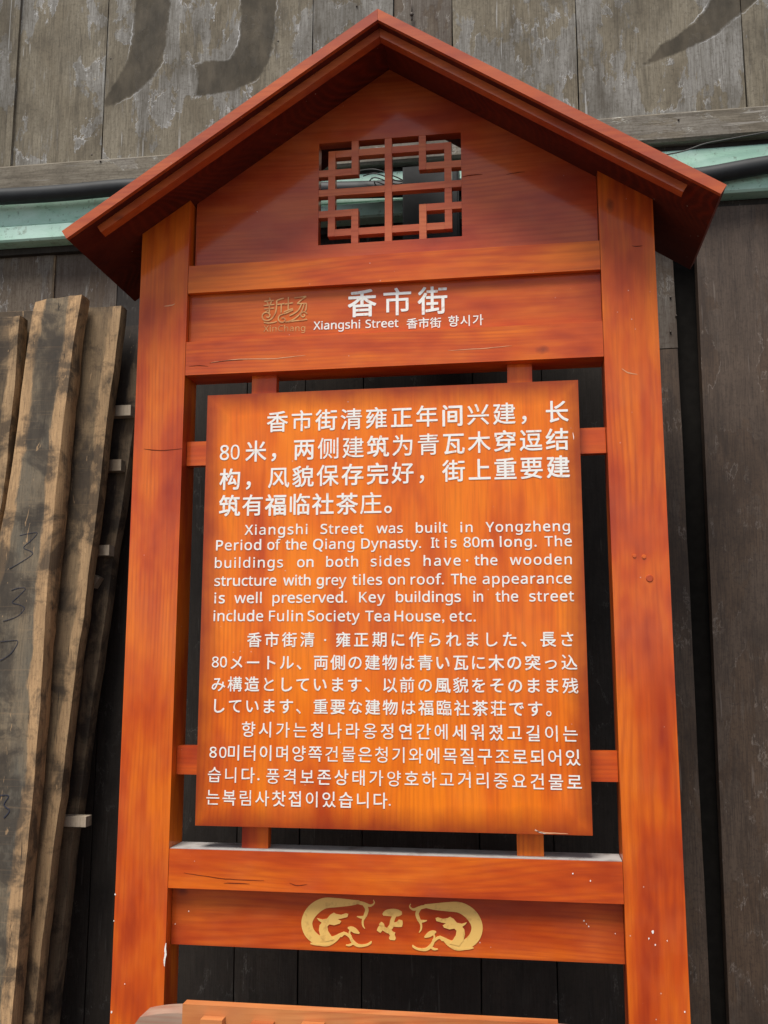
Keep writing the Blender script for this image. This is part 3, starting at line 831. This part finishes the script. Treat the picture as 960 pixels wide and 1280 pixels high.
# text board on four battens
BL, BR, BT, BB = -0.3884, 0.388, 2.0633, 1.1793
YB = 0.0
board = box('text_board', BL, BR, YB, YB + 0.0248, BB, BT, M['wood_board'], SG, 0.0012)
yb_ = 0.025
for (xa, xb_, ) in ((at(315, 478, yb_).x, at(345.5, 478, yb_).x), (at(634, 468, yb_).x, at(665, 466, yb_).x)):
    box('board_batten', xa, xb_, yb_, yb_ + 0.022, Z2 + 0.0004, Z1 - 0.0003, M['wood_v'], SG, 0.0015)
for (py0, py1, px_) in ((552, 582, 245), (932, 968, 232)):
    za_, zb_ = at(px_, py0, yb_ + 0.0015).z, at(px_, py1, yb_ + 0.0015).z
    box('board_batten', -A_ + e, A_ - e, yb_ + 0.0015, yb_ + 0.021, zb_, za_, M['wood_h'], SG, 0.0015)

# ------------------------------------------------------------------ lettering
_g = {}
def sans(ch):
    # plain sans-serif forms of the Latin letters and digits
    o = ord(ch)
    if 65 <= o <= 90: return chr(0x1D5A0 + o - 65)
    if 97 <= o <= 122: return chr(0x1D5BA + o - 97)
    if 48 <= o <= 57: return chr(0x1D7E2 + o - 48)
    return ch
def glyph(ch, off=0.0):
    ch = ''.join(sans(c) for c in ch); off = 0.0
    key = (ch, round(off, 4))
    if key in _g: return _g[key]
    cu = bpy.data.curves.new('t', 'FONT'); cu.body = ch; cu.size = 1.0; cu.resolution_u = 3
    cu.offset = off; cu.fill_mode = 'FRONT'
    ob = bpy.data.objects.new('t', cu)
    me = bpy.data.meshes.new_from_object(ob)
    vs = [v.co.copy() for v in me.vertices]; fs = [tuple(p.vertices) for p in me.polygons]
    bpy.data.objects.remove(ob); bpy.data.meshes.remove(me); bpy.data.curves.remove(cu)
    _g[key] = (vs, fs)
    return _g[key]
def ink(ch):
    vs, fs = glyph(ch)
    if not vs: return (0, 0)
    return min(v.x for v in vs), max(v.x for v in vs)
_adv = {}
def adv(ch):
    if ch not in _adv:
        _adv[ch] = ink(ch + 'H')[1] - ink('H')[1]
    return _adv[ch]
cjk_c = None
def put(bm, vs, fs, ox, oz, size, y, th, ang=0.0, sx=1.0, fat=0.0):
    """flat glyph; a heavier brush is the same glyph laid on again a hair's breadth aside"""
    if fat > 0:
        d = fat * size
        put(bm, vs, fs, ox - d, oz - d * 0.7, size, y, th, ang, sx)
        put(bm, vs, fs, ox + d, oz + d * 0.7, size, y, th + 0.00006, ang, sx)
        put(bm, vs, fs, ox - d * 0.7, oz + d, size, y, th + 0.00012, ang, sx)
        put(bm, vs, fs, ox + d * 0.7, oz - d, size, y, th + 0.00018, ang, sx)
        return
    nv = [bm.verts.new((ox + v.x * size * sx, y - th, oz + v.y * size + v.x * size * ang)) for v in vs]
    for f in fs:
        try: bm.faces.new([nv[i] for i in f])
        except ValueError: pass
def lettering(name_parent, rows_bm, mat):
    return finish('lettering', rows_bm, mat, name_parent)

def cjk_row(bm, text, c0, c1, Y, size_px, off=0.012, bold=(), rnd=None):
    """c0, c1: photo pixels of the middle of the first and last cell"""
    P0, P1 = at(*c0, Y), at(*c1, Y)
    n = len(text)
    d = abs((P0 - CAM).dot(fw))
    size = size_px * d / F_PX
    for i, ch in enumerate(text):
        if ch == ' ': continue
        t = i / (n - 1) if n > 1 else 0
        p = P0.lerp(P1, t)
        o_ = off + (0.005 if i in bold else 0) + random.uniform(-0.004, 0.004)
        vs, fs = glyph(ch, o_)
        if not vs: continue
        a = adv(ch) if ch in '.·' else 1.0
        put(bm, vs, fs, p.x - size * a / 2 + random.uniform(-1, 1) * 0.0003, p.z - size * 0.38 + random.uniform(-1, 1) * 0.0003, size, Y, 0.0007, fat=max(0.0, o_))
def latin(bm, word, x0, x1, ya, xa, slope, Y, size_px, off=0.008):
    """word between pixel columns x0..x1 on the base line through (xa, ya) with the given slope"""
    P0, P1 = at(x0, ya + (x0 - xa) * slope, Y), at(x1, ya + (x1 - xa) * slope, Y)
    size = size_px * abs((P0 - CAM).dot(fw)) / F_PX
    W = (P1.x - P0.x) * 0.975
    l0 = ink(word[0])[0]; 
    size *= 1.03; sx = 1.07
    tot = (sum(adv(c) for c in word[:-1]) + ink(word[-1])[1] - l0) * sx
    n = len(word)
    extra = (W - tot * size) / (n - 1) if n > 1 else 0
    if extra < -0.0003:
        sx *= W / (tot * size); extra = 0
    x = P0.x - l0 * size * sx
    for i, c in enumerate(word):
        t = (x - P0.x) / W if W else 0
        z = P0.z + (P1.z - P0.z) * t
        vs, fs = glyph(c, off + random.uniform(-0.004, 0.004))
        put(bm, vs, fs, x, z, size, Y, 0.0007, sx=sx, fat=max(0.0, off + random.uniform(-0.004, 0.006)))
        x += adv(c) * size * sx + extra

YT = YB
rows = [
    ('香市街清雍正年间兴建，长', (347, 527), (696, 514.5), 28.5, (7,)),
    (' 米，两侧建筑为青瓦木穿逗结', (290, 565), (696.5, 549), 28.5, (6, 9, 12, 13)),
    ('构，风貌保存完好，街上重要建', (288, 599), (697.5, 583.5), 28.5, (0, 11, 12, 13)),
    ('筑有福临社茶庄。', (287, 632), (494, 628.5), 28.5, (0, 2)),
]
for t, a, b_, s, bo in rows:
    bm = bmesh.new(); cjk_row(bm, t, a, b_, YT, s, 0.010, bo)
    lettering(board, bm, M['white_paint'])
    if t[0] == ' ':
        bm = bmesh.new(); latin(bm, '80', 275, 300, 574.5, 287, -0.04, YT, 25, 0.004)
        lettering(board, bm, M['white_paint'])
lat = [
    (669, 62 / 1.846 + 630, [('Xiangshi', 122, 270), ('Street', 297, 398), ('was', 426, 488), ('built', 517, 591), ('in', 620, 648), ('Yongzheng', 678, 877)], 16.6),
    (688, 97 / 1.846 + 630, [('Period', 56, 162), ('of', 174, 205), ('the', 216, 266), ('Qiang', 280, 377), ('Dynasty.', 391, 532), ('It', 552, 571), ('is', 584, 611), ('80m', 627, 697), ('long.', 711, 797), ('The', 814, 878)], 17.0),
    (710, 139 / 1.846 + 630, [('buildings', 53, 214), ('on', 243, 281), ('both', 310, 385), ('sides', 413, 505), ('have', 535, 622), ('·', 633, 641), ('the', 652, 706), ('wooden', 734, 880)], 17.0),
    (732.4, 183 / 1.846 + 630, [('structure', 52, 198), ('with', 211, 275), ('grey', 288, 358), ('tiles', 370, 440), ('on', 453, 492), ('roof.', 505, 583), ('The', 598, 657), ('appearance', 671, 881)], 17.2),
    (754, 224 / 1.846 + 630, [('is', 52, 76), ('well', 98, 162), ('preserved.', 186, 362), ('Key', 386, 447), ('buildings', 471, 624), ('in', 650, 672), ('the', 701, 754), ('street', 779, 884)], 17.4),
    (776.3, 776.8, [('include', 50, 167), ('Fulin', 178, 258), ('Society', 267, 390), ('Tea', 400, 458), ('House,', 468, 585), ('etc.', 595, 656)], 17.4),
]
for yl, yr, words, s in lat:
    slope = (yr - yl) / (715 - 270)
    for wd, x0, x1 in words:
        bm = bmesh.new()
        latin(bm, wd, 240 + x0 / 1.846, 240 + x1 / 1.846, yl, 270, slope, YT, s, 0.010)
        lettering(board, bm, M['white_paint'])
jp = [
    ('香市街清·雍正期に作られました、長さ', (318, 799.5), (709, 799.0), 19.5),
    (' メートル、両側の建物は青い瓦に木の突っ込', (275, 828), (711.5, 828), 19.5),
    ('み構造としています、以前の風貌をそのまま残', (273, 855), (713, 857), 19.5),
    ('しています、重要な建物は福臨社茶荘です。', (273, 882), (692, 886), 19.5),
]
for t, a, b_, s in jp:
    bm = bmesh.new(); cjk_row(bm, t, a, b_, YT, s, 0.012)
    lettering(board, bm, M['white_paint'])
    if t[0] == ' ':
        bm = bmesh.new(); latin(bm, '80', 265, 284, 834, 275, 0.0, YT, 17.5)
        lettering(board, bm, M['white_paint'])
kr = [
    ('향시가는청나라옹정연간에세워졌고길이는', (311.5, 911.5), (714, 917), 20.5),
    ('미터이며양쪽건물은청기와에목질구조로되어있', (293, 940.5), (717, 947), 20.5),
    ('습니다', (269, 968), (310.5, 969), 20.5),
    ('풍격보존상태가양호하고거리중요건물로', (342, 970), (719, 977.5), 20.5),
    ('는복림사찻접이있습니다', (267, 996.5), (476, 1000.5), 20.5),
]
for i, (t, a, b_, s) in enumerate(kr):
    bm = bmesh.new(); cjk_row(bm, t, a, b_, YT, s, 0.006)
    if i == 1: latin(bm, '80', 262, 283.5, 947, 272, 0.015, YT, 17.5)
    if i == 2: latin(bm, '.', 322, 325, 975, 323, 0.015, YT, 18)
    if i == 4: latin(bm, '.', 486, 489, 1007, 488, 0.015, YT, 18)
    lettering(board, bm, M['white_paint'])
# header
bm = bmesh.new()
cjk_row(bm, '香市街', (452.5, 379), (541, 375.5), YH, 38, 0.013)
lettering(header, bm, M['white_paint'])
bm = bmesh.new()
latin(bm, 'Xiangshi', 392, 451.6, 412.3, 392, -0.033, YH, 14.2, 0.012)
lettering(header, bm, M['white_paint']); bm = bmesh.new()
latin(bm, 'Street', 457, 499, 412.3, 392, -0.033, YH, 14.2, 0.012)
lettering(header, bm, M['white_paint']); bm = bmesh.new()
cjk_row(bm, '香市街', (515, 404.5), (544.5, 403.5), YH, 14.5, 0.012)
lettering(header, bm, M['white_paint']); bm = bmesh.new()
cjk_row(bm, '향시가', (567.5, 401.5), (598, 400), YH, 15.5, 0.008)
lettering(header, bm, M['white_paint'])

# emblem with swirls, carved and gilded: zoom coordinates -> photo pixels
def zr(pts, ox, oy, sc, Y, w_):
    out = []
    for p in pts:
        x, y = p[0], p[1]; h = p[2] if len(p) > 2 else w_
        q = at(ox + x / sc, oy + y / sc, Y)
        out.append((q.x, q.z, h / sc * abs((q - CAM).dot(fw)) / F_PX))
    return out
bm = bmesh.new()
E_ = [
    [(222, 134), (229, 156)], [(184, 161), (252, 154)], [(204, 165), (213, 184)], [(238, 160), (228, 184)],
    [(178, 193), (258, 185)], [(221, 190), (221, 246)], [(182, 219), (256, 212)], [(214, 226), (186, 246)],
    [(330, 138), (300, 146), (276, 156)], [(276, 156), (275, 200), (266, 250), (238, 290), (205, 306), (176, 296), (168, 268), (186, 246), (214, 248), (226, 266), (214, 282), (198, 276)],
    [(275, 186), (334, 178)], [(311, 184), (309, 246)],
    [(336, 182), (398, 172)], [(364, 128), (362, 228)], [(330, 240), (398, 214)],
    [(400, 224), (350, 248), (302, 264), (288, 290), (300, 314), (326, 316), (340, 300), (328, 284), (312, 290)],
    [(408, 136), (498, 124)], [(496, 126), (462, 150), (430, 178)], [(430, 178), (500, 176)], [(500, 176), (498, 210), (492, 232)],
    [(462, 182), (440, 226), (400, 256), (372, 268)], [(482, 182), (462, 240), (420, 284), (380, 306), (340, 316)],
    [(504, 254), (488, 240), (464, 244), (456, 262), (470, 278), (486, 270), (480, 258)],
    [(180, 318), (210, 324), (250, 320), (276, 312)], [(340, 318), (380, 312), (420, 306), (460, 304), (504, 296)],
]
for st in E_:
    p = zr(st, 300, 350, 6.0, YH, 4.6)
    if len(p) > 2: p = smooth_pts(p, 4)
    ribbon(bm, p, YH, 0.0011 + random.random() * 0.0003)
emb = finish('emblem', bm, M['carved_gold'], header)
bm = bmesh.new()
latin(bm, 'XinChang', 329.5, 383, 414.8, 330, -0.02, YH, 10.5, -0.004)
lettering(header, bm, M['carved_gold'])

# gold dragons and cloud on the lower panel
def dragon(mirror):
    bm = bmesh.new()
    k = 0
    def T_(pts):
        if not mirror: return pts
        return [(960 - p[0], p[1] + 17 + 0.008 * (480 - p[0])) + tuple(p[2:]) for p in pts]
    RB = [
        [(330, 101, 7), (285, 104, 14), (225, 104, 20), (165, 108, 24), (115, 140, 27), (88, 190, 26), (98, 240, 25), (135, 275, 22), (180, 284, 20), (215, 272, 14), (240, 254, 8), (262, 242, 5)],
        [(300, 98, 5), (345, 108, 8), (380, 118, 5), (398, 106, 3), (394, 92, 1.5)],
        [(352, 112, 8), (364, 135, 8), (358, 160, 8), (346, 185, 5), (346, 208, 4), (355, 224, 1.5)],
        [(318, 168, 1.5), (342, 172, 6), (364, 166, 2)],
        [(104, 292, 3), (130, 296, 5), (170, 298, 4), (205, 290, 4)],
        [(246, 262, 3), (262, 246, 6), (286, 262, 6), (300, 285, 8), (325, 302, 7), (360, 300, 5), (380, 290, 5), (385, 282, 2)],
        [(276, 220, 3), (292, 224, 10), (310, 234, 11), (330, 246, 3)],
        [(290, 226, 4), (284, 245, 4), (292, 262, 4)], [(268, 300, 2), (285, 300, 5), (300, 292, 5)],
    ]
    for st in RB:
        p = zr(smooth_pts(T_(st), 5), 360, 1100, 3.692, YC, 4)
        ribbon(bm, p, YC, 0.0009 + k * 0.00004); k += 1
    HP = [(134, 175), (158, 182), (180, 178), (195, 160), (212, 150), (222, 156), (245, 160), (268, 153), (279, 157), (275, 170), (248, 177), (230, 180), (246, 190), (240, 200), (214, 208), (192, 204), (182, 214), (186, 236), (200, 258), (214, 274), (170, 284), (150, 258), (143, 232), (146, 208), (156, 196), (142, 186)]
    q = zr(T_(HP), 360, 1100, 3.692, YC, 1)
    vs = [bm.verts.new((x, YC - 0.0016, z)) for x, z, _ in q]
    f = bm.faces.new(vs)
    r = bmesh.ops.extrude_face_region(bm, geom=[f])
    for v in [g_ for g_ in r['geom'] if isinstance(g_, bmesh.types.BMVert)]: v.co.y += 0.0016
    bmesh.ops.triangulate(bm, faces=[f for f in bm.faces if len(f.verts) > 4])
    finish('dragon_ornament', bm, M['gold_paint'], carved)
dragon(False); dragon(True)
bm = bmesh.new()
for i, st in enumerate([[(438, 160, 4), (455, 152, 11), (485, 150, 14), (510, 152, 12), (526, 152, 5)], [(494, 160, 7), (482, 185, 8), (478, 210, 9), (466, 230, 9), (480, 250, 9), (482, 268, 13), (482, 277, 9)],
           [(482, 205, 7), (500, 205, 9), (515, 200, 12), (520, 184, 7)], [(520, 205, 8), (522, 216, 4)], [(425, 198, 6), (434, 210, 10), (424, 228, 10), (418, 238, 8)], [(434, 218, 8), (455, 232, 8), (470, 238, 8)], [(484, 258, 5), (490, 240, 5)]]):
    p = zr(smooth_pts(st, 5), 360, 1100, 3.692, YC, 4)
    p = [(a_, c_, h_ * 1.2) for a_, c_, h_ in p]
    ribbon(bm, p, YC, 0.0009 + i * 0.00004)
finish('cloud_ornament', bm, M['gold_paint'], carved)

# plugged screw holes on the right post
for (a, b_, r) in ((812, 723, 0.0075), (805, 696, 0.0045), (793, 695, 0.004)):
    p = at(a, b_, 0)
    bm = bmesh.new()
    bmesh.ops.create_cone(bm, segments=18, radius1=r, radius2=r * 0.8, depth=0.0016, cap_ends=True,
                          matrix=Matrix.Translation((p.x, -0.0006, p.z)) @ Matrix.Rotation(math.radians(90), 4, 'X'))
    finish('plug', bm, M['wood_panel'], SG)

# cracks, scratches and paint flecks
def mark(name, pts, Y, half, mat, parent):
    bm = bmesh.new()
    sp = smooth_pts([(x, y, 0) for x, y in pts], 5)
    out = []
    for i, (x, y, _) in enumerate(sp):
        q = at(x, y + 0.5 * noise.noise(Vector((x * 0.3, y * 0.3, 1))), Y)
        t = i / (len(sp) - 1)
        out.append((q.x, q.z, half * (0.25 + math.sin(math.pi * min(1, max(0, t))) * (0.7 + 0.4 * noise.noise(Vector((x, y, 0)))))))
    ribbon(bm, out, Y, 0.0004)
    finish(name, bm, mat, parent)
M['crack'] = simple('dark_crack', (0.11, 0.018, 0.006), 0.9, 0.1)
M['bare'] = simple('bare_scratched_wood', (0.50, 0.26, 0.14), 0.8, 0.2)
parts = {o.name: o for o in SG.children}
up_r, mid_r = parts['upper_rail'], parts['middle_rail']
pl_, pr_ = parts['post'], parts['post.001']
for (nm, pts, Y, h, m_, par) in [
    ('crack', [(578, 221), (590, 219), (603, 218)], YGb, 0.0012, 'crack', gable),
    ('crack', [(633, 218), (645, 216), (656, 215)], YGb, 0.0010, 'crack', gable),
    ('scratch', [(264, 453), (300, 449), (345, 448), (382, 444)], 0.0008, 0.0009, 'bare', mid_r),
    ('crack', [(262, 454), (282, 451), (304, 450)], 0.0008, 0.0008, 'crack', mid_r),
    ('crack', [(236, 458), (248, 457), (260, 458)], 0.0008, 0.0008, 'crack', mid_r),
    ('scratch', [(560, 438), (600, 436), (640, 432)], 0.0008, 0.0007, 'bare', mid_r),
    ('crack', [(180, 561), (200, 563), (228, 561)], 0.0, 0.0010, 'crack', pl_),
    ('scratch', [(205, 383), (212, 382), (219, 380)], 0.0, 0.0012, 'bare', pl_),
    ('scratch', [(777, 461), (786, 466), (797, 468)], 0.0, 0.0011, 'bare', pr_),
    ('crack', [(790, 307), (797, 308), (803, 307)], 0.0, 0.0009, 'crack', pr_),
    ('crack', [(362, 1104), (372, 1107), (384, 1105)], 0.0008, 0.0008, 'crack', lr),
    ('crack', [(230, 1091), (262, 1096), (288, 1099), (330, 1101)], 0.0008, 0.0008, 'crack', lr),
    ('crack', [(280, 1104), (295, 1104), (312, 1105)], 0.0008, 0.0009, 'crack', lr),
    ('paint_drip', [(207.6, 1179), (206.6, 1186), (207.0, 1193), (205.6, 1200), (205.6, 1208)], 0.0, 0.0022, 'white_paint', pl_),
    ('scratch', [(668, 1038), (682, 1041), (710, 1042)], YB, 0.0012, 'bare', board),
    ('scratch', [(669, 1037), (674, 1040), (683, 1042)], YB, 0.0009, 'white_paint', board),
    ('scratch', [(726, 545), (727, 550), (727, 555)], YB, 0.0008, 'bare', board) if False else ('scratch', [(716, 541), (717, 546), (717, 549)], YB, 0.0008, 'white_paint', board),
]:
    mark(nm, pts, Y, h, M[m_], par)
for (x, y, r, Y, par) in [(144, 1118, .0016, 0, pl_), (142.5, 1151, .0012, 0, pl_),
                    (139.5, 1265, .0018, 0, pl_), (156, 1230, .0010, 0, pl_), (816, 1165, .0026, 0, pr_), (811, 1173, .0015, 0, pr_), (819, 1181, .0014, 0, pr_), (834, 1176, .001, 0, pr_), (856, 1265, .0013, 0, pr_),
                    (716, 1092, .0012, .0008, lr), (738, 1101, .0013, .0008, lr), (730, 1151, .0016, YC, carved), (733, 1155, .0010, YC, carved), (736, 1158, .0012, YC, carved), (769, 1167, .0009, YC, carved),
                    (219, 1155, .0010, YC, carved), (236, 1139, .0011, YC, carved)]:
    q = at(x, y, Y); bm = bmesh.new()
    k = 7; a0 = random.random() * 6
    pts = [(q.x + r * (0.6 + 0.6 * random.random()) * math.cos(a0 + i * 6.283 / k), q.z + r * (0.7 + 0.9 * random.random()) * math.sin(a0 + i * 6.283 / k)) for i in range(k)]
    add_prism(bm, pts, Y - 0.0006, Y + 0.0002)
    finish('paint_fleck', bm, M['white_paint'], par)

# ------------------------------------------------------------------ bench in front of the sign
YBn = -0.30
bl, br = at(228, 1262, YBn).x, at(697.5, 1275, YBn).x
zt = (at(228, 1262, YBn).z + at(697, 1273, YBn).z) / 2
bench = empty('wooden_bench', ((bl + br) / 2, YBn, 0), 'pale orange wooden bench with its back rail in front of the sign foot', 'bench')
print('bench', bl, br, zt)
box('top_rail', bl, br, YBn, YBn + 0.021, zt - 0.05, zt, M['wood_bench'], bench, 0.003)
n = 7
for i in range(n):
    x = bl + 0.055 + (br - bl - 0.11) * i / (n - 1)
    box('back_slat', x - 0.018, x + 0.018, YBn - 0.018, YBn - 0.0005, 0.445, zt - 0.0155 - 0.003 * (i % 2), M['wood_bench'], bench, 0.003)
for s, xx in ((-1, bl), (1, br)):
    P = []
    for k in range(9):
        t = k / 8; P.append((xx + s * 0.085 * t, zt - 0.016 - 0.012 * t * t - (0.012 if k == 8 else 0)))
    P += [(xx + s * 0.085, zt - 0.05), (xx, zt - 0.05)]
    if s < 0: P = P[::-1]
    bm = bmesh.new(); add_prism(bm, [(x - s * 0.0, z) for x, z in P][::-1], YBn + 0.004, YBn + 0.05); bevel(bm, 0.003)
    finish('crest_end', bm, M['bench_grey'], bench)
    xp = xx + s * 0.03
    box('leg', xp - 0.022, xp + 0.022, YBn + 0.006, YBn + 0.048, 0, zt - 0.0505, M['wood_bench'], bench, 0.003)
    box('leg', xp - 0.022, xp + 0.022, YBn - 0.40, YBn - 0.36, 0, 0.415, M['wood_bench'], bench, 0.003)
box('lower_back_rail', bl + 0.053, br - 0.053, YBn, YBn + 0.02, 0.47, 0.51, M['wood_bench'], bench, 0.002)
box('seat_rail', bl - 0.005, br + 0.005, YBn + 0.008, YBn + 0.03, 0.36, 0.41, M['wood_bench'], bench, 0.002)
for i in range(5):
    y0 = YBn - 0.41 + i * 0.083
    box('seat_slat', bl - 0.06, br + 0.06, y0, y0 + 0.07, 0.4155, 0.437, M['wood_bench'], bench, 0.003)

for o in S.objects:
    if o.parent is None and 'category' in o: o['kind'] = 'thing'
for o in bpy.data.objects:
    if '_w' in o: del o['_w']
